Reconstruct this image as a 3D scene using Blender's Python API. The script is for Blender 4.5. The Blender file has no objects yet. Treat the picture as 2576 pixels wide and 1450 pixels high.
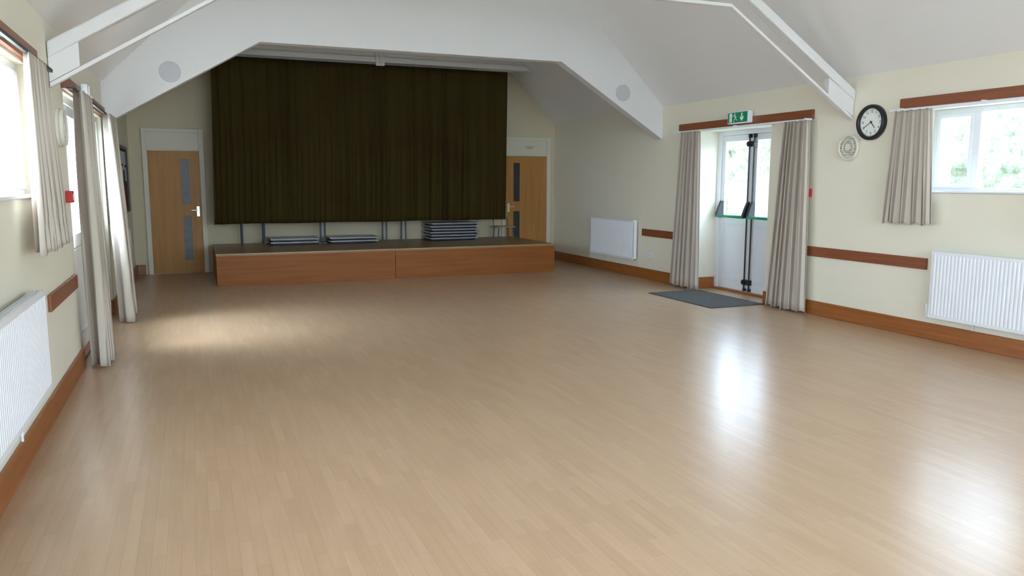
import bpy, bmesh, math, random
from mathutils import Vector, Matrix, noise
random.seed(4)
XL,XR,YB,YF=-0.885,6.52,13.77,-4.0
EAVE=2.6; FLAT=5.0; WT=0.45
YA=10.03
C=bpy.context.scene.collection
ORG={}

# ------------------------------------------------------------------ materials
def newmat(name):
    m=bpy.data.materials.new(name); m.use_nodes=True
    nt=m.node_tree; b=nt.nodes["Principled BSDF"]
    return m,nt,b
def plain(name,col,rough=.6,metal=0,var=.06,scale=6,spec=.5,bump=0,bscale=200):
    m,nt,b=newmat(name)
    tc=nt.nodes.new("ShaderNodeTexCoord"); nz=nt.nodes.new("ShaderNodeTexNoise")
    nz.inputs["Scale"].default_value=scale; nz.inputs["Detail"].default_value=4
    nt.links.new(tc.outputs["Object"],nz.inputs["Vector"])
    mx=nt.nodes.new("ShaderNodeMix"); mx.data_type='RGBA'
    mx.inputs[6].default_value=(*[c*(1-var) for c in col],1)
    mx.inputs[7].default_value=(*[min(1,c*(1+var)) for c in col],1)
    nt.links.new(nz.outputs["Fac"],mx.inputs[0]); nt.links.new(mx.outputs[2],b.inputs["Base Color"])
    b.inputs["Roughness"].default_value=rough; b.inputs["Metallic"].default_value=metal
    b.inputs["Specular IOR Level"].default_value=spec
    if bump:
        n2=nt.nodes.new("ShaderNodeTexNoise"); n2.inputs["Scale"].default_value=bscale
        nt.links.new(tc.outputs["Object"],n2.inputs["Vector"])
        bp=nt.nodes.new("ShaderNodeBump"); bp.inputs["Strength"].default_value=bump; bp.inputs["Distance"].default_value=.002
        nt.links.new(n2.outputs["Fac"],bp.inputs["Height"]); nt.links.new(bp.outputs["Normal"],b.inputs["Normal"])
    return m
def wood(name,c1,c2,rough=.4,axis=1,scale=3,stretch=12,spec=.5):
    m,nt,b=newmat(name)
    tc=nt.nodes.new("ShaderNodeTexCoord"); mp=nt.nodes.new("ShaderNodeMapping")
    s=[stretch*scale]*3; s[axis]=scale*.5; mp.inputs["Scale"].default_value=s
    nz=nt.nodes.new("ShaderNodeTexNoise"); nz.inputs["Scale"].default_value=1; nz.inputs["Detail"].default_value=6
    nz.inputs["Distortion"].default_value=.6
    nt.links.new(tc.outputs["Object"],mp.inputs[0]); nt.links.new(mp.outputs[0],nz.inputs["Vector"])
    cr=nt.nodes.new("ShaderNodeValToRGB"); cr.color_ramp.elements[0].position=.3; cr.color_ramp.elements[1].position=.7
    cr.color_ramp.elements[0].color=(*c1,1); cr.color_ramp.elements[1].color=(*c2,1)
    nt.links.new(nz.outputs["Fac"],cr.inputs[0]); nt.links.new(cr.outputs[0],b.inputs["Base Color"])
    b.inputs["Roughness"].default_value=rough; b.inputs["Specular IOR Level"].default_value=spec
    return m
M={}
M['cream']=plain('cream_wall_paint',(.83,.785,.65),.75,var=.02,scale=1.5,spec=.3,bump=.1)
M['backcream']=plain('cream_gable_dimmed',(.58,.51,.36),.75,var=.02,scale=1.5,spec=.3)  # wall cream with the dimness of the far end put into its colour
M['ceil']=plain('white_ceiling_paint',(.87,.86,.845),.8,var=.015,scale=1.5,spec=.3)
M['arch']=plain('soft_white_wall_paint',(.73,.72,.70),.8,var=.015,scale=1.5,spec=.3)
M['beamwhite']=plain('white_beam_gloss',(.77,.76,.74),.5,var=.03)
M['white']=plain('white_gloss',(.83,.855,.89),.4,var=.02)
M['offwhite']=plain('off_white_plastic',(.76,.73,.63),.5,var=.03)
M['frame']=plain('painted_door_frame',(.64,.60,.48),.5,var=.03)
M['skirt']=wood('varnished_skirting_wood',(.27,.085,.019),(.37,.13,.032),.35,1)
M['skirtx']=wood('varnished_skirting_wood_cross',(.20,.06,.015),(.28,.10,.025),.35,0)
M['dado']=wood('dado_rail_wood',(.20,.06,.022),(.29,.093,.035),.4,1)
M['stagefront']=wood('stage_front_plywood',(.225,.070,.014),(.30,.102,.022),.5,0,2,8,spec=.25)
M['deck']=wood('stage_deck_boards',(.22,.135,.06),(.30,.195,.095),.35,0,3,10,spec=.3)
M['nosing']=wood('stage_nosing_wood',(.36,.22,.10),(.44,.29,.14),.4,0)
M['oak']=wood('door_veneer',(.38,.175,.042),(.45,.22,.06),.45,2,2,10,spec=.3)
M['black']=plain('black_plastic',(.012,.013,.018),.4,var=.1)
M['darkmetal']=plain('dark_blue_grey_steel',(.06,.08,.12),.4,metal=.2)
M['chrome']=plain('chrome',(.7,.72,.74),.2,metal=1)
M['brass']=plain('satin_handle_metal',(.75,.72,.62),.3,metal=.9)
M['grey']=plain('speaker_grey',(.52,.52,.53),.7)
M['rim']=plain('speaker_rim_grey',(.56,.56,.57),.7)
M['green']=plain('exit_sign_green',(.01,.30,.13),.4)
M['greenbar']=plain('dark_green_bar',(.01,.28,.14),.3)
M['pict']=plain('pictogram_white',(.9,.95,.9),.5)
M['red']=plain('red_plastic',(.45,.02,.02),.4)
M['maroon']=plain('maroon_felt',(.12,.012,.02),.9)
M['boardfelt']=plain('dark_board_felt',(.035,.03,.035),.9)
M['paper']=plain('paper',(.6,.6,.6),.8,scale=40,var=.12)
M['mat']=plain('charcoal_doormat',(.13,.13,.125),.95,bump=1,bscale=300,scale=60,var=.3)
M['rubber']=plain('dark_rubber_edge',(.06,.06,.06),.8)
M['darkglass']=plain('dim_wired_glass',(.13,.14,.14),.35,var=.4,scale=9,spec=.3)
M['darkglass2']=plain('dark_wired_glass',(.04,.045,.05),.3,var=.4,scale=9,spec=.3)  # darker glass colour for the right back door
M['tabletop']=plain('grey_tabletop',(.28,.295,.33),.3)
M['seatwood']=wood('chair_seat_wood',(.32,.21,.10),(.42,.29,.15),.35,0)

def floor_mat():
    m,nt,b=newmat('maple_strip_floor')
    tc=nt.nodes.new("ShaderNodeTexCoord"); sp=nt.nodes.new("ShaderNodeSeparateXYZ"); cb=nt.nodes.new("ShaderNodeCombineXYZ")
    nt.links.new(tc.outputs["Object"],sp.inputs[0]); nt.links.new(sp.outputs["Y"],cb.inputs["X"]); nt.links.new(sp.outputs["X"],cb.inputs["Y"])
    br=nt.nodes.new("ShaderNodeTexBrick"); nt.links.new(cb.outputs[0],br.inputs["Vector"])
    br.offset=.37; br.inputs["Scale"].default_value=1; br.inputs["Brick Width"].default_value=.38
    br.inputs["Row Height"].default_value=.055; br.inputs["Mortar Size"].default_value=.0009; br.inputs["Mortar Smooth"].default_value=.3
    br.inputs["Color1"].default_value=(.555,.380,.242,1); br.inputs["Color2"].default_value=(.495,.332,.205,1)
    br.inputs["Mortar"].default_value=(.38,.25,.15,1)
    mp=nt.nodes.new("ShaderNodeMapping"); mp.inputs["Scale"].default_value=(28,1.6,1)
    nt.links.new(tc.outputs["Object"],mp.inputs[0])
    nz=nt.nodes.new("ShaderNodeTexNoise"); nz.inputs["Scale"].default_value=1.4; nz.inputs["Detail"].default_value=7
    nt.links.new(mp.outputs[0],nz.inputs["Vector"])
    rp=nt.nodes.new("ShaderNodeMapRange"); rp.inputs[1].default_value=.25; rp.inputs[2].default_value=.75; rp.inputs[3].default_value=.93; rp.inputs[4].default_value=1.06
    nt.links.new(nz.outputs["Fac"],rp.inputs[0])
    mu=nt.nodes.new("ShaderNodeVectorMath"); mu.operation='SCALE'
    nt.links.new(br.outputs["Color"],mu.inputs[0]); nt.links.new(rp.outputs[0],mu.inputs["Scale"])
    nt.links.new(mu.outputs[0],b.inputs["Base Color"])
    b.inputs["Roughness"].default_value=.285
    b.inputs["Specular IOR Level"].default_value=.65
    return m
M['floor']=floor_mat()
def stripe_mat():
    m,nt,b=newmat('striped_curtain_fabric')
    uv=nt.nodes.new("ShaderNodeUVMap"); sp=nt.nodes.new("ShaderNodeSeparateXYZ"); nt.links.new(uv.outputs[0],sp.inputs[0])
    cr=nt.nodes.new("ShaderNodeValToRGB"); cr.color_ramp.interpolation='CONSTANT'
    fr=nt.nodes.new("ShaderNodeMath"); fr.operation='FRACT'; nt.links.new(sp.outputs["X"],fr.inputs[0]); nt.links.new(fr.outputs[0],cr.inputs[0])
    cols=[(0,(.61,.555,.475)),(.28,(.41,.35,.295)),(.36,(.63,.575,.50)),(.55,(.35,.29,.25)),(.7,(.56,.50,.425)),(.86,(.43,.365,.31))]
    e=cr.color_ramp.elements; e[0].position=0; e[0].color=(*cols[0][1],1); e[1].position=cols[1][0]; e[1].color=(*cols[1][1],1)
    for p_,c_ in cols[2:]:
        x=e.new(p_); x.color=(*c_,1)
    nt.links.new(cr.outputs[0],b.inputs["Base Color"])
    b.inputs["Roughness"].default_value=.85; b.inputs["Specular IOR Level"].default_value=.2
    tr=nt.nodes.new("ShaderNodeBsdfTranslucent"); nt.links.new(cr.outputs[0],tr.inputs[0])
    mx=nt.nodes.new("ShaderNodeMixShader"); mx.inputs[0].default_value=.06
    nt.links.new(b.outputs[0],mx.inputs[1]); nt.links.new(tr.outputs[0],mx.inputs[2])
    nt.links.new(mx.outputs[0],nt.nodes["Material Output"].inputs[0])
    return m
M['stripe']=stripe_mat()
def velvet():
    m,nt,b=newmat('olive_stage_velvet')
    tc=nt.nodes.new("ShaderNodeTexCoord"); mp=nt.nodes.new("ShaderNodeMapping"); mp.inputs["Scale"].default_value=(1.2,1,.8)
    nz=nt.nodes.new("ShaderNodeTexNoise"); nz.inputs["Scale"].default_value=1.5; nz.inputs["Detail"].default_value=3
    nt.links.new(tc.outputs["Object"],mp.inputs[0]); nt.links.new(mp.outputs[0],nz.inputs["Vector"])
    cr=nt.nodes.new("ShaderNodeValToRGB"); cr.color_ramp.elements[0].position=.35; cr.color_ramp.elements[1].position=.7
    cr.color_ramp.elements[0].color=(.040,.026,.008,1); cr.color_ramp.elements[1].color=(.044,.034,.009,1)
    nt.links.new(nz.outputs["Fac"],cr.inputs[0]); nt.links.new(cr.outputs[0],b.inputs["Base Color"])
    b.inputs["Roughness"].default_value=.9; b.inputs["Specular IOR Level"].default_value=.05
    return m
M['velvet']=velvet()
def glass():
    m,nt,b=newmat('thin_window_glass'); nt.nodes.remove(b)
    t=nt.nodes.new("ShaderNodeBsdfTransparent"); g=nt.nodes.new("ShaderNodeBsdfGlossy"); g.inputs["Roughness"].default_value=.02
    mx=nt.nodes.new("ShaderNodeMixShader"); mx.inputs[0].default_value=.05
    nt.links.new(t.outputs[0],mx.inputs[1]); nt.links.new(g.outputs[0],mx.inputs[2]); nt.links.new(mx.outputs[0],nt.nodes["Material Output"].inputs[0])
    return m
M['glass']=glass()
def leaf():
    m,nt,b=newmat('hedge_leaves')
    tc=nt.nodes.new("ShaderNodeTexCoord"); nz=nt.nodes.new("ShaderNodeTexNoise"); nz.inputs["Scale"].default_value=7; nz.inputs["Detail"].default_value=10; nz.inputs["Roughness"].default_value=.85
    nt.links.new(tc.outputs["Object"],nz.inputs["Vector"])
    cr=nt.nodes.new("ShaderNodeValToRGB"); cr.color_ramp.elements[0].position=.40; cr.color_ramp.elements[1].position=.60
    cr.color_ramp.elements[0].color=(.088,.098,.055,1); cr.color_ramp.elements[1].color=(.23,.225,.165,1)
    nt.links.new(nz.outputs["Fac"],cr.inputs[0]); nt.links.new(cr.outputs[0],b.inputs["Base Color"]); b.inputs["Roughness"].default_value=.9
    b.inputs["Specular IOR Level"].default_value=.1
    return m
M['leaf']=leaf()
M['brick']=plain('pale_brick',(.20,.15,.12),.8,scale=12,var=.2)
M['ground']=plain('outside_paving',(.28,.28,.25),.9,scale=2,var=.2)

# ------------------------------------------------------------------ mesh helpers
def BM(): return bmesh.new()
def bbox(bm,x0,x1,y0,y1,z0,z1):
    x0,x1=sorted((x0,x1)); y0,y1=sorted((y0,y1)); z0,z1=sorted((z0,z1))
    v=[bm.verts.new((x,y,z)) for x in (x0,x1) for y in (y0,y1) for z in (z0,z1)]
    for f in ((0,1,3,2),(4,6,7,5),(0,4,5,1),(2,3,7,6),(0,2,6,4),(1,5,7,3)): bm.faces.new([v[i] for i in f])
    return bm
def bcyl(bm,p0,p1,r,seg=16,r2=None):
    p0=Vector(p0);p1=Vector(p1); d=p1-p0; L=d.length
    q=d.to_track_quat('Z','Y').to_matrix().to_4x4()
    bmesh.ops.create_cone(bm,cap_ends=True,segments=seg,radius1=r,radius2=r if r2 is None else r2,depth=L,matrix=Matrix.Translation((p0+p1)/2)@q)
    return bm
def bprism(bm,pts,axis,a0,a1):
    def P(p,a):
        l=list(p); l.insert(axis,a); return l
    A=[bm.verts.new(P(p,a0)) for p in pts]; B=[bm.verts.new(P(p,a1)) for p in pts]
    bm.faces.new(A); bm.faces.new(B[::-1]); n=len(pts)
    for i in range(n): bm.faces.new((A[i],A[(i+1)%n],B[(i+1)%n],B[i]))
    return bm
def make(name,bm,mat,parent=None,label=None,category=None,kind=None,bevel=0,smooth=False,group=None,origin=None):
    bmesh.ops.recalc_face_normals(bm,faces=bm.faces[:])
    co=[v.co for v in bm.verts]
    mn=[min(c[i] for c in co) for i in range(3)]; mx=[max(c[i] for c in co) for i in range(3)]
    o=Vector(origin) if origin else Vector(((mn[0]+mx[0])/2,(mn[1]+mx[1])/2,mn[2]))
    for v in bm.verts: v.co-=o
    me=bpy.data.meshes.new(name); bm.to_mesh(me); bm.free()
    for m in (mat if isinstance(mat,list) else [mat]): me.materials.append(m)
    if smooth:
        for p in me.polygons: p.use_smooth=True
    ob=bpy.data.objects.new(name,me); C.objects.link(ob)
    if parent: ob.parent=parent; ob.location=o-ORG[parent.name]
    else: ob.location=o
    ORG[ob.name]=o
    if bevel:
        b=ob.modifiers.new('bevel','BEVEL'); b.width=bevel; b.segments=2; b.limit_method='ANGLE'
    tag(ob,label,category,kind,group)
    return ob
def tag(ob,label=None,category=None,kind=None,group=None):
    if label: ob["label"]=label
    if category: ob["category"]=category
    if kind: ob["kind"]=kind
    if group: ob["group"]=group
def empty(name,loc,label,category,kind=None,group=None):
    e=bpy.data.objects.new(name,None); e.empty_display_size=.1; C.objects.link(e); e.location=loc; ORG[e.name]=Vector(loc)
    tag(e,label,category,kind,group); return e
def X(side,d): return XR+d if side>0 else XL-d
def sbox(bm,side,d0,d1,y0,y1,z0,z1): return bbox(bm,X(side,d0),X(side,d1),y0,y1,z0,z1)
def text_into(bm,s,size,mat4,extrude=.001):
    cu=bpy.data.curves.new('t','FONT'); cu.body=s; cu.size=size; cu.extrude=extrude; cu.align_x='CENTER'; cu.align_y='CENTER'; cu.resolution_u=3
    ob=bpy.data.objects.new('t',cu); C.objects.link(ob); bpy.context.view_layer.update()
    dg=bpy.context.evaluated_depsgraph_get(); me=bpy.data.meshes.new_from_object(ob.evaluated_get(dg))
    me.transform(mat4); bm.from_mesh(me); bpy.data.objects.remove(ob); bpy.data.curves.remove(cu); bpy.data.meshes.remove(me)
def wallframe(side,y,z,d):
    if side>0: return Matrix(((0,0,-1,XR-d),(-1,0,0,y),(0,1,0,z),(0,0,0,1)))
    return Matrix(((0,0,1,XL+d),(1,0,0,y),(0,1,0,z),(0,0,0,1)))

# ------------------------------------------------------------------ shell
def wall_holes(name,side,holes,ymin,ymax,zmax,label):
    ys=sorted({ymin,ymax,*[h[0] for h in holes],*[h[1] for h in holes]})
    zs=sorted({0,zmax,*[h[2] for h in holes],*[h[3] for h in holes]})
    def solid(i,k):
        if i<0 or k<0 or i>=len(ys)-1 or k>=len(zs)-1: return False
        yc=(ys[i]+ys[i+1])/2; zc=(zs[k]+zs[k+1])/2
        return not any(h[0]<yc<h[1] and h[2]<zc<h[3] for h in holes)
    bm=BM()
    if side==0: xi,xo=YF,YF-.3
    else: xi=X(side,0); xo=X(side,WT)
    def q(*p): bm.faces.new([bm.verts.new(c if side else (c[1],c[0],c[2])) for c in p])
    for i in range(len(ys)-1):
        for k in range(len(zs)-1):
            if not solid(i,k): continue
            a,b,c,d=ys[i],ys[i+1],zs[k],zs[k+1]
            q((xi,a,c),(xi,b,c),(xi,b,d),(xi,a,d)); q((xo,a,c),(xo,a,d),(xo,b,d),(xo,b,c))
            if not solid(i-1,k): q((xi,a,c),(xi,a,d),(xo,a,d),(xo,a,c))
            if not solid(i+1,k): q((xi,b,c),(xo,b,c),(xo,b,d),(xi,b,d))
            if not solid(i,k-1): q((xi,a,c),(xo,a,c),(xo,b,c),(xi,b,c))
            if not solid(i,k+1): q((xi,a,d),(xi,b,d),(xo,b,d),(xo,a,d))
    bmesh.ops.remove_doubles(bm,verts=bm.verts[:],dist=.0001)
    make(name,bm,M['cream'],label=label,kind='structure')
DOOR=(7.65,9.12,0,2.19); DOORL=(7.02,9.80,0,2.19)
WINR=[(4.20,5.55,1.40,2.19),(0.2,2.1,1.40,2.19),(-2.9,-1.0,1.40,2.19)]  # last two are unseen windows, added to bring in fill light
WINL=[(3.65,5.55,1.40,2.19),(0.2,2.1,1.40,2.19),(-2.9,-1.0,1.40,2.19)]  # likewise, the rear two openings are added unseen to brighten the hall
wall_holes('wall_right',1,[DOOR]+WINR,YF-.3,YB+.3,EAVE+.12,'cream painted side wall with door and windows')
wall_holes('wall_left',-1,[DOORL]+WINL,YF-.3,YB+.3,EAVE+.12,'cream painted side wall with door and windows')
XC=(XL+XR)/2; fx=FLAT-EAVE
gable=[(XL-.3,0),(XR+.3,0),(XR+.3,EAVE),(XR,EAVE),(XR-fx-.2,FLAT+.2),(XL+fx+.2,FLAT+.2),(XL,EAVE),(XL-.3,EAVE)]
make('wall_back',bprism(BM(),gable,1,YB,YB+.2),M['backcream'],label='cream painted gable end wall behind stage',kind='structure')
FW=(XL+.9,XR-.9,.9,2.9)  # unseen window opening behind the camera, added for front fill
wall_holes('wall_front',0,[FW],XL-.3,XR+.3,FLAT+.2,'cream painted end wall with an added wide fill window')
make('floor',bbox(BM(),XL-.36,XR+.36,YF-.2,YB+.2,-.1,0),M['floor'],label='pale maple strip wood floor with satin varnish',kind='structure',origin=(0,0,0))
t=.15
cpts=[(XL,EAVE),(XL+fx,FLAT),(XR-fx,FLAT),(XR,EAVE),(XR+.3,EAVE),(XR+.3,EAVE+t),(XR-fx+.1,FLAT+t+.1),(XL+fx-.1,FLAT+t+.1),(XL-.3,EAVE+t),(XL-.3,EAVE)]
make('ceiling',bprism(BM(),cpts,1,YF-.2,YB+.2),M['ceil'],label='white sloping plaster ceiling',kind='structure')
A0,A1=2.13,3.154
arch=[(XL,A0),(0.85,A1),(4.85,A1),(XR,A0),(XR,EAVE),(XR-fx,FLAT),(XL+fx,FLAT),(XL,EAVE)]
make('wall_arch',bprism(BM(),arch,1,YA,YA+.16),M['arch'],label='white dividing wall above wide chamfered opening',kind='structure')

def skirt(name,bm,mat): make(name,bm,mat,label='varnished brown wooden skirting board',kind='structure',bevel=.006)
for side,nm,D,dd in ((1,'right',DOOR,.35),(-1,'left',DOORL,.06)):
    bm=BM()
    for a,b in ((D[1],YB-.02),(YF,D[0])): sbox(bm,side,0,-.022,a,b,0,.16)
    sbox(bm,side,0,dd,D[1]-.02,D[1],0,.16); sbox(bm,side,0,dd,D[0],D[0]+.02,0,.16)
    skirt('baseboard_'+nm,bm,M['skirt'])
bm=BM(); bbox(bm,XL+.022,-.74,YB-.022,YB,0,.16); bbox(bm,.30,5.38,YB-.022,YB,0,.16); skirt('baseboard_back',bm,M['skirtx'])
tn=[0]
def trim(bm,mat,label,**k):
    tn[0]+=1; return make('trim_%d'%tn[0],bm,mat,label=label,kind='structure',**k)
for side,a,b in ((1,9.62,10.5),(1,5.36,6.95),(-1,5.66,6.92)):
    trim(sbox(BM(),side,0,-.022,a,b,.665,.775),M['dado'],'dark varnished wooden chair rail',bevel=.005)
for side in (1,-1):
    for a,b in ((6.95,9.55 if side>0 else 9.95),(3.95 if side>0 else 3.42,5.78),(-.03,2.33),(-3.13,-.77)):
        p=trim(sbox(BM(),side,0,-.035,a,b,2.205,2.31),M['dado'],'dark varnished wooden pelmet board',bevel=.005)
        bm=BM(); sbox(bm,side,-.085,-.105,a-.05,b+.05,2.185,2.205)
        for y in (a+.05,(a+b)/2,b-.05): sbox(bm,side,-.03,-.095,y-.01,y+.01,2.205,2.215)
        make('curtain_track',bm,M['black'] if side<0 else M['white'],parent=p)

# ------------------------------------------------------------------ windows
wn=[0]
for side in (1,-1):
    for (a,b,z0,z1) in (WINR if side>0 else WINL):
        wn[0]+=1; d0=.18 if side>0 else .05; d1=d0+.06; bm=BM(); f=.05
        sbox(bm,side,d0,d1,a,b,z0,z0+f); sbox(bm,side,d0,d1,a,b,z1-f,z1)
        for y in (a,b-f): sbox(bm,side,d0,d1,y,y+f,z0+f,z1-f)
        wide=b-a>1.5
        for y in ((b-.46,a+.46) if wide else (b-.46,)): sbox(bm,side,d0-.01,d1,y-.035,y+.035,z0+f,z1-f)
        for (p,q) in (((b-.425,b-f),(a+f,a+.425)) if wide else ((b-.425,b-f),)):
            for zz in (z0+f,z1-f-.035): sbox(bm,side,d0-.015,d1-.01,p,q,zz,zz+.035)
            for yy in (p,q-.035): sbox(bm,side,d0-.015,d1-.01,yy,yy+.035,z0+f+.035,z1-f-.035)
        w=make('window_%d'%wn[0],bm,M['white'],label='white plastic framed window in wall reveal',kind='structure',bevel=.004)
        bm=BM(); sbox(bm,side,d0+.025,d0+.03,a+.03,b-.03,z0+.03,z1-.03); make('glass_pane',bm,M['glass'],parent=w)
        bm=BM(); sbox(bm,side,-.025,d0,a+.002,b-.002,z0+.002,z0+.022); make('window_sill',bm,M['white'],parent=w,bevel=.004)
bm=BM()
bbox(bm,FW[0],FW[1],YF-.2,YF-.12,FW[2],FW[2]+.06); bbox(bm,FW[0],FW[1],YF-.2,YF-.12,FW[3]-.06,FW[3])
for i in range(6):
    x=FW[0]+(FW[1]-FW[0]-.06)*i/5; bbox(bm,x,x+.06,YF-.2,YF-.12,FW[2]+.06,FW[3]-.06)
make('window_7',bm,M['white'],label='wide white framed window added unseen in end wall for fill light',kind='structure')

# ------------------------------------------------------------------ glazed double exit doors
def exit_door(n,side,D,d,hw=True):
    y0,y1,_,zt=D
    jw=.08 if hw else .04
    bm=BM(); sbox(bm,side,d-.02,d+.05,y0,y0+jw,0,zt); sbox(bm,side,d-.02,d+.05,y1-jw,y1,0,zt); sbox(bm,side,d-.02,d+.05,y0+jw,y1-jw,zt-.06,zt)
    fr=make('door_%d'%n,bm,M['white'],label='white plastic double exit door with glazed tops',kind='structure',bevel=.004)
    bm=BM(); sbox(bm,side,d-.05,d+.05,y0+.021,y1-.021,0,.025); make('threshold',bm,M['skirt'],parent=fr,label='brown wooden threshold')
    mid=(y0+y1)/2
    for (a,b) in ((y0+jw+.002,mid-.002),(mid+.002,y1-jw-.002)):
        bm=BM(); s=.075 if hw else .05; z0,z1=.03,zt-.062
        for p,q in ((a,a+s),(b-s,b)): sbox(bm,side,d,d+.045,p,q,z0,z1)
        for p,q in ((z0,z0+.12),(.93,1.04),(z1-.08,z1)): sbox(bm,side,d,d+.045,a+s,b-s,p,q)
        sbox(bm,side,d+.015,d+.035,a+s,b-s,z0+.12,.93)
        for zz in (.17,.90): sbox(bm,side,d+.005,d+.015,a+s,b-s,zz,zz+.02)
        for yy in (a+s,b-s-.02): sbox(bm,side,d+.005,d+.015,yy,yy+.02,.19,.90)
        lf=make('door_leaf',bm,M['white'],parent=fr,bevel=.003)
        make('glass_pane',sbox(BM(),side,d+.02,d+.025,a+s,b-s,1.04,z1-.08),M['glass'],parent=lf)
        inner= b-.045 if b<mid else a+.045; outer=a+.04 if b<mid else b-.04
        if not hw:
            bm=BM(); sbox(bm,side,d-.012,d,inner-.018,inner+.018,.97,1.15); bcyl(bm,(X(side,d-.03),inner-.05,1.08),(X(side,d-.03),inner+.05,1.08),.009,10); bcyl(bm,(X(side,d),inner,1.08),(X(side,d-.03),inner,1.08),.009,10)
            make('lever_handle',bm,M['brass'],parent=lf,label='satin metal lever handle'); continue
        bm=BM(); bcyl(bm,(X(side,d-.03),inner,.06),(X(side,d-.03),inner,z1-.0),.011,10)
        for zz in (.16,z1-.13): 
            sbox(bm,side,d-.05,d,inner-.022,inner+.022,zz-.035,zz+.035); bcyl(bm,(X(side,d-.06),inner,zz),(X(side,d-.03),inner,zz),.03,14)
        sbox(bm,side,d-.04,d,inner-.016,inner+.016,.04,.075); sbox(bm,side,d-.04,d,inner-.016,inner+.016,z1-.05,z1)
        make('vertical_bolt',bm,M['black'],parent=lf,label='black vertical panic bolt rod')
        for yy in (inner,outer):
            bm=BM()
            bprism(bm,[(X(side,d),1.02),(X(side,d),1.24),(X(side,d-.03),1.24),(X(side,d-.075),1.14),(X(side,d-.105),1.06),(X(side,d-.105),1.02)],1,yy-.022,yy+.022)
            make('panic_latch',bm,M['black'],parent=lf,bevel=.004,label='black panic latch body')
        bm=BM(); bcyl(bm,(X(side,d-.09),inner,1.035),(X(side,d-.09),outer,1.035),.02,14); make('push_bar',bm,M['greenbar'],parent=lf,label='dark green push bar',smooth=True)
exit_door(1,1,DOOR,.35); exit_door(2,-1,DOORL,.06,hw=False)

# ------------------------------------------------------------------ veneer doors in back wall
def veneer_door(n,x0,x1,flip,gm,sign):
    zt=1.98; o=.075; y=YB
    bm=BM(); bbox(bm,x0-o,x0,y-.045,y,0,2.33); bbox(bm,x1,x1+o,y-.045,y,0,2.33); bbox(bm,x0,x1,y-.045,y,2.27,2.33); bbox(bm,x0,x1,y-.04,y,zt,zt+.03)
    fr=make('door_%d'%n,bm,M['frame'],label='oak veneer door with narrow vision panels in cream frame',kind='structure',bevel=.005)
    make('over_panel',bbox(BM(),x0,x1,y-.02,y,zt+.03,2.27),M['frame'],parent=fr,label='flat cream panel above door')
    gx0,gx1=(x0+.16,x0+.285) if flip else (x1-.285,x1-.16)
    bm=BM()
    bbox(bm,x0+.003,gx0,y-.03,y-.002,.01,zt); bbox(bm,gx1,x1-.003,y-.03,y-.002,.01,zt)
    for p,q in ((.01,.22),(.94,1.13),(1.85,zt)): bbox(bm,gx0,gx1,y-.03,y-.002,p,q)
    lf=make('door_leaf',bm,M['oak'],parent=fr)
    for p,q in ((.22,.94),(1.13,1.85)):
        make('vision_panel',bbox(BM(),gx0,gx1,y-.022,y-.008,p,q),gm,parent=lf,label='narrow glazed vision panel')
    for p,q in ((.22,.94),(1.13,1.85)):
        bm=BM()
        bbox(bm,gx0-.012,gx0,y-.036,y-.03,p-.012,q+.012); bbox(bm,gx1,gx1+.012,y-.036,y-.03,p-.012,q+.012)
        bbox(bm,gx0,gx1,y-.036,y-.022,p-.012,p); bbox(bm,gx0,gx1,y-.036,y-.022,q,q+.012)
        make('glazing_bead',bm,M['oak'],parent=lf)
    hx=x0+.055 if flip else x1-.055; s=1 if flip else -1
    bm=BM(); bbox(bm,hx-.02,hx+.02,y-.038,y-.03,.93,1.09); bcyl(bm,(hx,y-.035,1.03),(hx,y-.085,1.03),.009,10); bcyl(bm,(hx-s*.005,y-.08,1.03),(hx+s*.10,y-.08,1.03),.009,10)
    make('lever_handle',bm,M['brass'],parent=lf,label='satin metal lever handle')
    if sign:
        s_=make('door_sign',bbox(BM(),x0+.38,x0+.62,y-.026,y-.02,2.10,2.18),M['frame'],parent=fr,label='small printed sign above door')
        bm=BM(); 
        for z,w in ((2.155,.18),(2.125,.12)):
            for k in range(int(w/.018)): 
                xx=x0+.50-w/2+k*.018; bbox(bm,xx,xx+.011,y-.028,y-.026,z-.007,z+.007)
        make('sign_lettering',bm,M['darkmetal'],parent=s_)
veneer_door(3,-.62,.145,False,M['darkglass'],False)
veneer_door(4,5.50,6.35,True,M['darkglass2'],True)

# ------------------------------------------------------------------ stage
SX0,SX1,SY,SH=.28,5.61,11.80,.466
st=empty('stage',((SX0+SX1)/2,SY,0),'low wooden stage platform with orange-brown panelled front','stage')
make('stage_deck',bbox(BM(),SX0,SX1,SY,YB-.025,SH-.035,SH),M['deck'],parent=st,label='worn timber deck')
make('nosing',bbox(BM(),SX0-.005,SX1+.005,SY-.012,SY+.02,SH-.014,SH+.001),M['nosing'],parent=st,label='pale wooden edge strip')
seam=2.88
for a,b in ((SX0,seam-.003),(seam+.003,SX1)):
    make('front_panel',bbox(BM(),a,b,SY+.0,SY+.02,0,SH-.035),M['stagefront'],parent=st,bevel=.002)
for x in (SX0,SX1-.02): make('side_panel',bbox(BM(),x,x+.02,SY+.02,YB-.025,0,SH-.035),M['stagefront'],parent=st)

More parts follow.
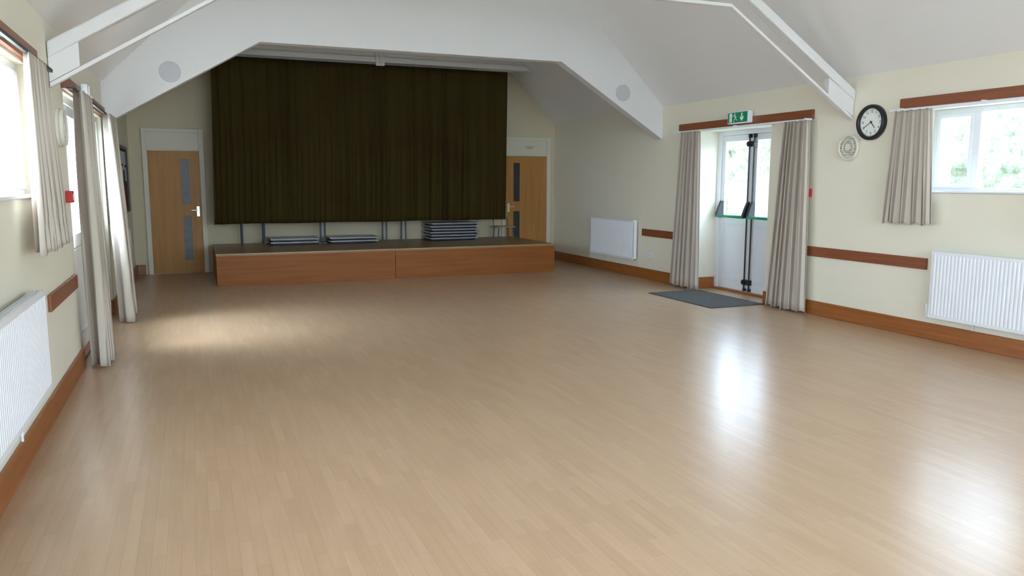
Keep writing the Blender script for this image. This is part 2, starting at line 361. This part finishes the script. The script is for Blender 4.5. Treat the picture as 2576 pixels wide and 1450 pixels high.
# ------------------------------------------------------------------ curtains
def curtain(name,run,fixed,t0,t1,b0,b1,z0,z1,n,amp,mat,label,category,seed,group=None,sub=12,stripes=1.0,nv=26,irr=.3,lean=0,spread=.45,hem=.012):
    rnd=random.Random(seed); bm=BM(); uvl=bm.loops.layers.uv.new('UVMap')
    N=n*sub
    wid=[rnd.uniform(1-irr,1+irr) for _ in range(n)]; s=sum(wid); wid=[w/s for w in wid]
    am=[rnd.uniform(.95-irr*1.3,1.15) for _ in range(n)]; am=am+[am[-1]]
    grid=[]
    for j in range(nv+1):
        v=j/nv; row=[]
        for i in range(N+1):
            k=min(i//sub,n-1); fr=(i-k*sub)/sub
            base=sum(wid[:k])+wid[k]*fr
            open_=(1-spread)+spread*(1-v)**.6
            a=amp*(am[k]*(1-fr)+am[k+1]*fr)*open_*(.9+.1*math.sin(3*v+k))
            off=a*math.sin(2*math.pi*fr)+.18*amp*math.sin(4*math.pi*fr+2*v)+lean*(1-v)
            p=base+.18*wid[k]*math.sin(4*math.pi*fr)*(1-v)
            pos=(b0+(b1-b0)*p)*(1-v)+(t0+(t1-t0)*p)*v
            z=z0+(z1-z0)*v + (hem*math.sin(p*23+seed) if j==0 else 0)
            row.append(bm.verts.new((fixed+off,pos,z) if run=='y' else (pos,fixed+off,z)))
        grid.append(row)
    for j in range(nv):
        for i in range(N):
            f=bm.faces.new((grid[j][i],grid[j][i+1],grid[j+1][i+1],grid[j+1][i]))
            for l,(ii,jj) in zip(f.loops,((i,j),(i+1,j),(i+1,j+1),(i,j+1))): l[uvl].uv=(ii/N*n*stripes,jj/nv)
    ob=make(name,bm,mat,label=label,category=category,smooth=True,group=group)
    sm=ob.modifiers.new('solid','SOLIDIFY'); sm.thickness=.004
    return ob
curtain('stage_curtain','x',13.0,.37,5.24,.31,5.20,.83,3.40,34,.04,M['velvet'],'tall dark olive green velvet stage curtain','curtain',5,sub=12,nv=30,irr=.55,spread=.6,hem=.004)
LL='floor-length beige and taupe striped curtain by exit door'; SS='short beige and taupe striped curtain beside window'
g='striped hall curtains'
curtain('curtain','y',XR-.10,8.95,9.38,8.88,9.56,.02,2.19,6,.05,M['stripe'],LL,'curtain',11,g,irr=.45)
curtain('curtain','y',XR-.10,6.92,7.30,6.84,7.48,.02,2.19,6,.055,M['stripe'],LL,'curtain',12,g,irr=.45)
curtain('curtain','y',XR-.10,5.36,5.77,5.28,5.84,1.10,2.19,5,.05,M['stripe'],SS,'curtain',13,g,irr=.45)
curtain('curtain','y',XR-.10,3.92,4.20,3.86,4.22,1.10,2.19,5,.045,M['stripe'],SS,'curtain',14,g)
curtain('curtain','y',XL+.12,6.92,7.60,6.88,7.62,.02,2.19,6,.075,M['stripe'],LL,'curtain',15,g,lean=.02)
curtain('curtain','y',XL+.12,9.15,9.85,9.05,9.75,.02,2.19,7,.10,M['stripe'],LL,'curtain',16,g,lean=.06,spread=.5)
curtain('curtain','y',XL+.10,4.98,5.52,4.90,5.86,1.10,2.19,7,.05,M['stripe'],SS,'curtain',17,g)
curtain('curtain','y',XL+.10,3.30,3.60,3.25,3.62,1.10,2.19,4,.04,M['stripe'],SS,'curtain',18,g)

bt=empty('curtain_beam',(XC,13.05,3.40),'white painted timber beam carrying the stage curtain rail','beam')
def beamspan(z): return XL+(z-EAVE)+.01, XR-(z-EAVE)-.01
for z0,z1,ya_,yb_ in ((3.44,3.52,12.98,13.16),(3.52,3.58,13.03,13.11),(3.58,3.80,12.98,13.16)):
    bm=BM(); bprism(bm,[(beamspan(z0)[0],z0),(beamspan(z0)[1],z0),(beamspan(z1)[1],z1),(beamspan(z1)[0],z1)],1,ya_,yb_)
    make('beam_board',bm,M['beamwhite'],parent=bt)
make('curtain_rail',bbox(BM(),.3,5.35,12.985,13.015,3.40,3.44),M['chrome'],parent=bt,label='thin metal curtain rail')
bm=BM(); bbox(bm,2.90,3.04,12.93,12.98,3.38,3.66); bbox(bm,2.94,3.0,12.90,12.93,3.42,3.6); make('centre_bracket',bm,M['beamwhite'],parent=bt,bevel=.005)

# roof trusses
def truss(y):
    zl,zk=2.15,3.17; xa,xb=.78,4.90
    def prof(o0,o1):
        up=lambda o:[(XL+.005,zl+o),(xa,zk+o),(xb,zk+o),(XR-.005,zl+o)]
        return up(o0)+up(o1)[::-1]
    e=empty('roof_truss',(XC,y,zk),'white painted cranked roof truss spanning the hall','truss',group='roof trusses')
    bm=BM(); bprism(bm,prof(0,.032),1,y-.03,y+.03); make('lower_chord',bm,M['beamwhite'],parent=e,bevel=.004)
    bm=BM(); bprism(bm,prof(.20,.31),1,y-.05,y+.05); make('upper_chord',bm,M['beamwhite'],parent=e,bevel=.014)
    f=lambda x:zl+(min(x-XL,XR-x,xa-XL))*(zk-zl)/(xa-XL)
    for xs in ((XR-.006,XR-.36),(XL+.006,XL+.20)):
        bm=BM()
        bprism(bm,[(xs[0],f(xs[0])+.032),(xs[1],f(xs[1])+.032),(xs[1],f(xs[1])+.20),(xs[0],f(xs[0])+.20)],1,y-.03,y+.03)
        make('end_block',bm,M['beamwhite'],parent=e)
    for xs in (1.4,2.8,4.2):
        bm=BM(); bprism(bm,[(xs-.03,f(xs-.03)+.032),(xs+.03,f(xs+.03)+.032),(xs+.03,f(xs+.03)+.20),(xs-.03,f(xs-.03)+.20)],1,y-.025,y+.025)
        make('spacer',bm,M['beamwhite'],parent=e)
truss(6.42); truss(2.8)

# ------------------------------------------------------------------ radiators
def radiator(side,y0,y1,z0,z1,label):
    e=empty('radiator',(X(side,-.09),(y0+y1)/2,z0),label,'radiator',group='panel radiators')
    bm=BM(); n=int((y1-y0-.02)/.036); d_f=-.10
    pts=[(y0,0)]; yy=y0+.012; step=(y1-y0-.024)/n
    for i in range(n):
        a=yy+i*step
        pts+=[(a,0),(a+step*.25,.006),(a+step*.62,.006),(a+step*.87,0)]
    pts.append((y1,0))
    lo=[];hi=[];lob=[];hib=[]
    za,zb=z0+.03,z1-.03
    for (a,dd) in pts:
        lo.append(bm.verts.new((X(side,d_f-dd),a,za))); hi.append(bm.verts.new((X(side,d_f-dd),a,zb)))
        lob.append(bm.verts.new((X(side,d_f+.012),a,za))); hib.append(bm.verts.new((X(side,d_f+.012),a,zb)))
    for i in range(len(pts)-1):
        bm.faces.new((lo[i],lo[i+1],hi[i+1],hi[i])); bm.faces.new((lob[i],hib[i],hib[i+1],lob[i+1]))
        bm.faces.new((hi[i],hi[i+1],hib[i+1],hib[i])); bm.faces.new((lo[i],lob[i],lob[i+1],lo[i+1]))
    sbox(bm,side,d_f-.004,d_f+.012,y0,y1,z0,z0+.03); sbox(bm,side,d_f-.004,d_f+.012,y0,y1,z1-.03,z1)
    make('front_panel',bm,M['white'],parent=e,label='ribbed white steel panel')
    make('rear_panel',sbox(BM(),side,-.045,-.035,y0+.01,y1-.01,z0+.01,z1-.01),M['white'],parent=e)
    for yy in (y0,y1-.004): make('side_cover',sbox(BM(),side,d_f+.0125,-.034,yy,yy+.004,z0+.02,z1),M['white'],parent=e)
    bm=BM(); k=int((y1-y0)/.03)
    for i in range(k): 
        yy=y0+.01+i*(y1-y0-.02)/k; sbox(bm,side,d_f+.014,-.046,yy,yy+.008,z1-.010,z1-.004)
    for dd in (d_f+.013,-.066,-.050): sbox(bm,side,dd,dd+.005,y0+.004,y1-.004,z1-.007,z1)
    make('top_grille',bm,M['white'],parent=e)
    for yy in (y0+.25,y1-.25): make('wall_bracket',sbox(BM(),side,-.0345,-.001,yy-.015,yy+.015,z0+.08,z1-.08),M['white'],parent=e)
    bm=BM(); bcyl(bm,(X(side,-.012),y1-.4,.161),(X(side,-.012),y1-.4,z0+.1),.0075,10)
    make('feed_pipe',bm,M['white'],parent=e)
    yy=y1+.03; bm=BM(); xx=X(side,-.075)
    bcyl(bm,(xx,yy,z0-.01),(xx,yy,z0+.05),.0075,10); bcyl(bm,(xx,yy,z0+.05),(xx,yy-.03,z0+.05),.009,10)
    bcyl(bm,(xx,yy,z0-.005),(X(side,-.002),yy,z0-.005),.0075,10)
    bcyl(bm,(xx,yy,z0+.01),(xx,yy,z0+.045),.014,12); bcyl(bm,(xx,yy,z0+.05),(xx,yy,z0+.13),.017,14)
    make('valve',bm,M['white'],parent=e,label='white radiator valve and pipe')
radiator(1,3.35,5.24,.23,.86,'long white ribbed panel radiator under window')
radiator(-1,3.10,4.95,.34,.90,'long white ribbed panel radiator under window')
radiator(1,10.62,12.05,.27,.90,'white panel radiator near exit doors')
radiator(-1,10.35,11.62,.25,.88,'white panel radiator below notice board')

# ------------------------------------------------------------------ clock
cy,cz=6.13,2.11
W=wallframe(1,cy,cz,0)
clk=empty('wall_clock',(XR-.001,cy,cz-.18),'round black-rimmed white wall clock showing twenty to five','clock')
def ring(bm,Mx,r0,r1,d0,d1,seg=48):
    prof=[(r0,d0),(r1,d0),(r1,d1*.7),(r1-.25*(r1-r0),d1),(r0+.25*(r1-r0),d1),(r0,d1*.7)]
    V=[[bm.verts.new(Mx@Vector((r*math.cos(2*math.pi*i/seg),r*math.sin(2*math.pi*i/seg),d))) for r,d in prof] for i in range(seg)]
    for i in range(seg):
        for k in range(len(prof)):
            bm.faces.new((V[i][k],V[(i+1)%seg][k],V[(i+1)%seg][(k+1)%len(prof)],V[i][(k+1)%len(prof)]))
def disc(bm,Mx,r,d0,d1,seg=48):
    bcyl(bm,Mx@Vector((0,0,d0)),Mx@Vector((0,0,d1)),r,seg)
def merge(bm,tmp,Mx):
    for v in tmp.verts: v.co=Mx@v.co
    me=bpy.data.meshes.new('t'); tmp.to_mesh(me); tmp.free(); bm.from_mesh(me); bpy.data.meshes.remove(me)
bm=BM(); ring(bm,W,.142,.18,.0,.05); make('clock_rim',bm,M['black'],parent=clk,smooth=True)
bm=BM(); disc(bm,W,.143,.002,.02); make('clock_face',bm,M['pict'],parent=clk)
bm=BM()
for i in range(60):
    a=2*math.pi*i/60; L=.012 if i%5==0 else .005; w=.0022 if i%5==0 else .001
    tmp=BM(); bbox(tmp,-w,w,.138-L,.138,.020,.0215); merge(bm,tmp,W@Matrix.Rotation(-a,4,'Z'))
for h in range(1,13):
    a=2*math.pi*h/12; text_into(bm,str(h),.036,W@Matrix.Translation((.108*math.sin(a),.108*math.cos(a),.0205)),.0006)
make('clock_numerals',bm,M['black'],parent=clk)
for nm,ang,L,w in (('minute_hand',240,.112,.0035),('hour_hand',140,.075,.005)):
    d0=.024 if nm=='hour_hand' else .027
    tmp=BM(); bprism(tmp,[(-w,-.02),(w,-.02),(w*.6,L),(-w*.6,L)],2,d0,d0+.0015)
    bm=BM(); merge(bm,tmp,W@Matrix.Rotation(-math.radians(ang),4,'Z'))
    make(nm,bm,M['black'],parent=clk)
bm=BM(); disc(bm,W,.007,.02,.031,16); make('hand_pivot',bm,M['black'],parent=clk)

def fan(side,y,z):
    W=wallframe(side,y,z,0); e=empty('extractor_fan',(X(side,-.001),y,z-.14),'round off-white louvred extractor fan on wall','fan',group='extractor fans')
    bm=BM(); disc(bm,W,.145,0,.02); make('backing_plate',bm,M['offwhite'],parent=e,bevel=.004)
    bm=BM(); ring(bm,W,.115,.137,.02,.05); make('outer_ring',bm,M['offwhite'],parent=e,smooth=True)
    bm=BM(); ring(bm,W,.07,.078,.02,.048); make('inner_ring',bm,M['offwhite'],parent=e,smooth=True)
    bm=BM()
    for k in range(-4,5):
        zz=k*.024; w=math.sqrt(max(0,.116**2-zz*zz))-.002
        tmp=BM(); bprism(tmp,[(zz-.008,.024),(zz-.004,.024),(zz+.008,.043),(zz+.004,.043)],0,-w,w); merge(bm,tmp,W)
    make('louvre_grille',bm,M['offwhite'],parent=e)
    bm=BM(); disc(bm,W,.035,.02,.052); make('hub',bm,M['offwhite'],parent=e,bevel=.004)
fan(1,6.40,1.865); fan(-1,6.66,1.89)

for x,z in ((-.16,2.75),(5.84,2.77)):
    W=Matrix(((1,0,0,x),(0,0,-1,YA),(0,1,0,z),(0,0,0,1)))
    e=empty('wall_speaker',(x,YA-.001,z-.12),'round grey flush speaker on white wall','speaker',group='round speakers')
    bm=BM(); ring(bm,W,.108,.118,0,.008); make('speaker_rim',bm,M['rim'],parent=e,smooth=True)
    bm=BM(); disc(bm,W,.1085,.001,.006); make('speaker_grille',bm,M['grey'],parent=e)

for side,y in ((1,6.97),(-1,6.80)):
    e=empty('fire_call_point',(X(side,-.001),y,1.335),'small red fire alarm call point','alarm',group='fire call points')
    make('housing',sbox(BM(),side,.001,-.05,y-.045,y+.045,1.335,1.425),M['red'],parent=e,bevel=.006)
    make('press_plate',sbox(BM(),side,-.0505,-.054,y-.027,y+.027,1.355,1.40),M['white'],parent=e)
e=empty('wall_socket',(XR-.001,10.27,.33),'white double wall socket','socket')
make('face_plate',sbox(BM(),1,0,-.01,10.2,10.345,.33,.415),M['white'],parent=e,bevel=.003)
for yy in (10.235,10.31):
    make('rocker_switch',sbox(BM(),1,-.0105,-.013,yy-.006,yy+.006,.388,.402),M['white'],parent=e)
    make('socket_hole',sbox(BM(),1,-.0105,-.0115,yy-.004,yy+.004,.360,.374),M['black'],parent=e)

def exit_sign(side,yc):
    z0=2.235; h=.145; w=.40; z=z0+h/2
    W=wallframe(side,yc,z,.11)
    e=empty('exit_sign',(X(side,-.08),yc,z0),'green and white running man exit sign above doors','sign')
    make('sign_housing',sbox(BM(),side,-.036,-.108,yc-w/2,yc+w/2,z0,z0+h),M['white'],parent=e,bevel=.004)
    make('green_plate',sbox(BM(),side,-.1085,-.111,yc-w/2+.012,yc+w/2-.012,z0+.01,z0+h-.01),M['green'],parent=e)
    def poly(bm,p): 
        tmp=BM(); bprism(tmp,p,2,.0015,.003); merge(bm,tmp,W)
    def limb(bm,pts,wd):
        for (a,b) in zip(pts[:-1],pts[1:]):
            a=Vector(a);b=Vector(b); n=(b-a).normalized(); q=Vector((-n.y,n.x))*wd/2; a2=a-n*wd*.3; b2=b+n*wd*.3
            poly(bm,[tuple(a2-q),tuple(b2-q),tuple(b2+q),tuple(a2+q)])
    bm=BM(); poly(bm,[(-.155,-.055),(-.105,-.055),(-.105,.055),(-.155,.055)]); make('doorway_symbol',bm,M['pict'],parent=e)
    bm=BM(); c=(-.052,.044); poly(bm,[(c[0]+.011*math.cos(i*math.pi/6),c[1]+.011*math.sin(i*math.pi/6)) for i in range(12)])
    limb(bm,[(-.054,.034),(-.040,-.006)],.018); limb(bm,[(-.052,.026),(-.078,.016),(-.088,.03)],.008); limb(bm,[(-.05,.026),(-.028,.012),(-.02,-.002)],.008)
    limb(bm,[(-.040,-.006),(-.062,-.022),(-.066,-.05)],.010); limb(bm,[(-.040,-.006),(-.026,-.026),(-.004,-.034)],.010)
    make('running_man_symbol',bm,M['pict'],parent=e)
    bm=BM(); poly(bm,[(.075,.05),(.095,.05),(.095,-.01),(.118,.012),(.118,-.014),(.085,-.05),(.052,-.014),(.052,.012),(.075,-.01)])
    make('down_arrow',bm,M['pict'],parent=e)
exit_sign(1,8.16)
e=empty('emergency_light',(XL+.07,8.0,2.235),'small pale emergency light box above doors','light')
make('light_housing',sbox(BM(),-1,-.036,-.09,7.85,8.15,2.235,2.34),M['white'],parent=e,bevel=.006)
make('light_diffuser',sbox(BM(),-1,-.0905,-.105,7.865,8.135,2.245,2.325),M['offwhite'],parent=e,bevel=.006)

e=empty('notice_board',(XL+.001,11.9,1.06),'dark framed notice board covered in pinned papers','notice board')
y0,y1,z0,z1=10.95,12.85,1.06,1.98
bm=BM(); 
for a,b,c,d in ((y0,y1,z0,z0+.04),(y0,y1,z1-.04,z1),(y0,y0+.04,z0+.04,z1-.04),(y1-.04,y1,z0+.04,z1-.04)): sbox(bm,-1,0,-.04,a,b,c,d)
make('frame',bm,M['black'],parent=e,bevel=.004)
make('felt_board',sbox(BM(),-1,0,-.02,y0+.04,y1-.04,z0+.34,z1-.04),M['boardfelt'],parent=e)
make('felt_board',sbox(BM(),-1,0,-.02,y0+.04,y1-.04,z0+.04,z0+.34),M['maroon'],parent=e,label='maroon felt lower band')
yy=y0+.08
while yy<y1-.28:
    w=random.uniform(.15,.24); zt=z1-.07
    while zt>z0+.55:
        h=random.uniform(.16,.28)
        if zt-h<z0+.35: break
        make('paper',sbox(BM(),-1,-.0205,-.0225,yy,yy+w,zt-h,zt),M['paper'],parent=e); zt-=h+.035
    yy+=w+.05

e=empty('doormat',(6.07,8.25,0),'charcoal ribbed doormat on wood floor','doormat')
bm=BM(); bbox(bm,5.72,6.44,7.62,8.93,.001,.010)
k=5.74
while k<6.42: bbox(bm,k,k+.012,7.64,8.91,.0101,.014); k+=.022
make('ribbed_pile',bm,M['mat'],parent=e)
for a,b,c,d in ((5.68,6.48,7.58,7.6195),(5.68,6.48,8.9305,8.97),(5.68,5.7195,7.62,8.93),(6.4405,6.48,7.62,8.93)): 
    make('rubber_edge',bbox(BM(),a,b,c,d,.001,.009),M['rubber'],parent=e)

# ------------------------------------------------------------------ things stored on stage
def folded_table(x0,x1,y0,z,label,group):
    e=empty('folding_table',((x0+x1)/2,y0+.3,z),label,'table',group=group)
    make('table_top',bbox(BM(),x0,x1,y0,y0+.6,z+.026,z+.050),M['tabletop'],parent=e,bevel=.003)
    bm=BM()
    for yy in (y0+.05,y0+.55): bcyl(bm,(x0+.04,yy,z+.0125),(x1-.04,yy,z+.0125),.012,10)
    for xx in (x0+.06,x1-.06): bcyl(bm,(xx,y0+.05,z+.0125),(xx,y0+.55,z+.0125),.012,10)
    make('folded_legs',bm,M['black'],parent=e)
for k in range(6): folded_table(3.84+(k%2)*.02,4.72+(k%3)*.015,13.12,SH+.001+k*.052,'folded grey table with steel legs stacked under curtain','stacked folding tables')
for k in range(2): folded_table(1.15,1.92,13.12,SH+.001+k*.052,'folded grey table with steel legs lying on stage','stacked folding tables')
for k in range(2): folded_table(2.10,2.92,13.12,SH+.001+k*.052,'folded grey table with steel legs lying on stage','stacked folding tables')
def chair(x,y,label,legm):
    s=SH+.002; e=empty('stacking_chair',(x,y,s),label,'chair',group='chairs on the stage')
    w=.17
    for sx in (-w,w):
        bm=BM(); bcyl(bm,(x+sx,y-.15,s),(x+sx,y-.14,s+.43),.014,10); make('leg',bm,legm,parent=e)
        bm=BM(); bcyl(bm,(x+sx,y+.16,s),(x+sx,y+.13,s+.43),.014,10); bcyl(bm,(x+sx,y+.13,s+.43),(x+sx,y+.19,s+.80),.014,10); make('leg',bm,legm,parent=e)
    make('seat',bbox(BM(),x-w-.02,x+w+.02,y-.17,y+.17,s+.43,s+.45),M['seatwood'],parent=e,bevel=.008)
    make('backrest',bbox(BM(),x-w-.01,x+w+.01,y+.165,y+.185,s+.62,s+.79),M['seatwood'],parent=e,bevel=.006)
L1='stacking chair with blue-grey steel legs behind curtain'
for x in (.90,3.26): chair(x,13.42,L1,M['darkmetal'])
def stool(x,y):
    s=SH+.002; e=empty('low_chair',(x,y,s),'small low wooden chair with pale seat beside curtain','chair')
    for sx in (-.15,.15):
        for sy in (-.13,.13):
            bm=BM(); bcyl(bm,(x+sx,y+sy,s),(x+sx*.9,y+sy*.9,s+.20),.012,10); make('leg',bm,M['darkmetal'],parent=e)
    make('seat',bbox(BM(),x-.18,x+.18,y-.16,y+.16,s+.20,s+.222),M['seatwood'],parent=e,bevel=.008)
    for sx in (-.14,.14):
        bm=BM(); bcyl(bm,(x+sx,y+.14,s+.222),(x+sx,y+.18,s+.42),.009,10); make('back_post',bm,M['darkmetal'],parent=e)
    make('backrest',bbox(BM(),x-.17,x+.17,y+.165,y+.185,s+.33,s+.43),M['seatwood'],parent=e,bevel=.006)
stool(5.30,13.35)
e=empty('trestle_frame',(2.01,13.4,SH+.002),'upright blue-grey steel trestle frame on stage','frame')
s=SH+.002; x=2.01
for sx in (-.035,.035):
    bm=BM(); bcyl(bm,(x+sx,13.3,s),(x+sx,13.3,s+.9),.016,10); make('upright',bm,M['darkmetal'],parent=e)
bm=BM(); bcyl(bm,(x-.05,13.3,s+.85),(x+.05,13.3,s+.85),.010,8); make('crossbar',bm,M['darkmetal'],parent=e)
for sx in (-.045,.045): 
    make('foot',bbox(BM(),x+sx-.03,x+sx+.03,13.27,13.33,s-.002,s+.010),M['darkmetal'],parent=e)

# ------------------------------------------------------------------ outside
make('ground',bbox(BM(),-30,40,-20,45,-.25,-.12),M['ground'],label='pale paved ground outside',kind='structure')
bm=BM(); ny,nz=260,44; G=[]
for j in range(nz+1):
    row=[]
    for i in range(ny+1):
        y=-2+i*.14; z=-.12+j*.068
        n=noise.fractal(Vector((y*.9,z*.9,1.3)),1.0,2.0,5)*.4+noise.noise(Vector((y*4,z*4,4)))*.14
        zt=z+ (noise.noise(Vector((y*1.2,2,4)))*.35 if j>nz*.8 else 0)
        row.append(bm.verts.new((12.0-n+.06*z*z,y,zt)))
    G.append(row)
for j in range(nz):
    for i in range(ny): bm.faces.new((G[j][i],G[j][i+1],G[j+1][i+1],G[j+1][i]))
make('hedge',bm,M['leaf'],label='tall pale green hedge outside the windows',category='hedge',kind='stuff',smooth=True)
make('garden_wall',bbox(BM(),10.2,10.45,11.2,13.2,-.12,1.5),M['brick'],label='pale brick garden wall outside the doors',category='wall',bevel=.02)

# ------------------------------------------------------------------ light
w=bpy.data.worlds.new('sky'); bpy.context.scene.world=w; w.use_nodes=True
nt=w.node_tree; bg=nt.nodes['Background']
tc=nt.nodes.new("ShaderNodeTexCoord"); sp=nt.nodes.new("ShaderNodeSeparateXYZ"); nt.links.new(tc.outputs["Generated"],sp.inputs[0])
cr=nt.nodes.new("ShaderNodeValToRGB"); cr.color_ramp.elements[0].position=.0; cr.color_ramp.elements[1].position=.6
cr.color_ramp.elements[0].color=(.70,.85,1,1); cr.color_ramp.elements[1].color=(.54,.76,1,1)
nt.links.new(sp.outputs["Z"],cr.inputs[0]); nt.links.new(cr.outputs[0],bg.inputs[0]); bg.inputs[1].default_value=20.0
def area(name,loc,rot,sx,sy,power=None,col=(.95,.97,1)):
    l=bpy.data.lights.new(name,'AREA'); l.shape='RECTANGLE'; l.size=sx; l.size_y=sy; l.color=col
    if power is None: l.cycles.is_portal=True
    else: l.energy=power
    o=bpy.data.objects.new(name,l); C.objects.link(o); o.location=loc; o.rotation_euler=rot; return l,o
HP=math.pi/2
for s in (1,-1):
    for i,(a,b,z0,z1) in enumerate(WINR if s>0 else WINL):
        if s>0 and i==0: area('window_portal',(X(s,.42),(a+b)/2,(z0+z1)/2),(0,HP*s,0),z1-z0,b-a)
        else: area('daylight_fill',(X(s,.50 if s>0 else .14),(a+b)/2,(z0+z1)/2),(0,HP*s,0),z1-z0,b-a-.01,42)  # area lamps; those at the unseen side windows are added fill
area('window_portal',(X(1,.42),(DOOR[0]+DOOR[1])/2,1.55),(0,HP,0),1.2,DOOR[1]-DOOR[0])
area('daylight_fill',(X(-1,.14),(DOORL[0]+8.9)/2,1.55),(0,-HP,0),1.2,8.9-DOORL[0]-.01,26)
area('daylight_fill',(X(-1,.14),(DOORL[1]+8.9)/2,1.55),(0,-HP,0),1.2,DOORL[1]-8.9-.01,4)
area('daylight_fill',((FW[0]+FW[1])/2,YF-.4,(FW[2]+FW[3])/2),(HP,0,0),FW[1]-FW[0],FW[3]-FW[2],36)  # fill lamp added behind the unseen end window to front-light the hall
# bright upper sky shining down through the glazed left doors
lp,op=area('daylight_beam',(XL-1.6,8.1,2.9),(0,0,0),1.9,1.5,72,(.80,.91,1))
op.rotation_euler=(Vector((-.25,8.05,0))-Vector((XL-1.6,8.1,2.9))).to_track_quat('-Z','Y').to_euler(); lp.spread=math.radians(62)

# ------------------------------------------------------------------ camera
cam=bpy.data.cameras.new('camera'); cam.sensor_width=36; cam.lens=1953.88/2576*36; cam.clip_start=.05
co=bpy.data.objects.new('camera',cam); C.objects.link(co)
pi_,ya,ro=.1362,.3891,.0017
F=Vector((math.sin(ya)*math.cos(pi_),math.cos(ya)*math.cos(pi_),-math.sin(pi_))); R=Vector((math.cos(ya),-math.sin(ya),0)); U=R.cross(F)
R2=R*math.cos(ro)+U*math.sin(ro); U2=-R*math.sin(ro)+U*math.cos(ro)
mt=Matrix((R2,U2,-F)).transposed().to_4x4(); mt.translation=(0,0,1.5); co.matrix_world=mt
bpy.context.scene.camera=co
bpy.context.scene.view_settings.view_transform='Standard'
bpy.context.scene.view_settings.exposure=-0.12
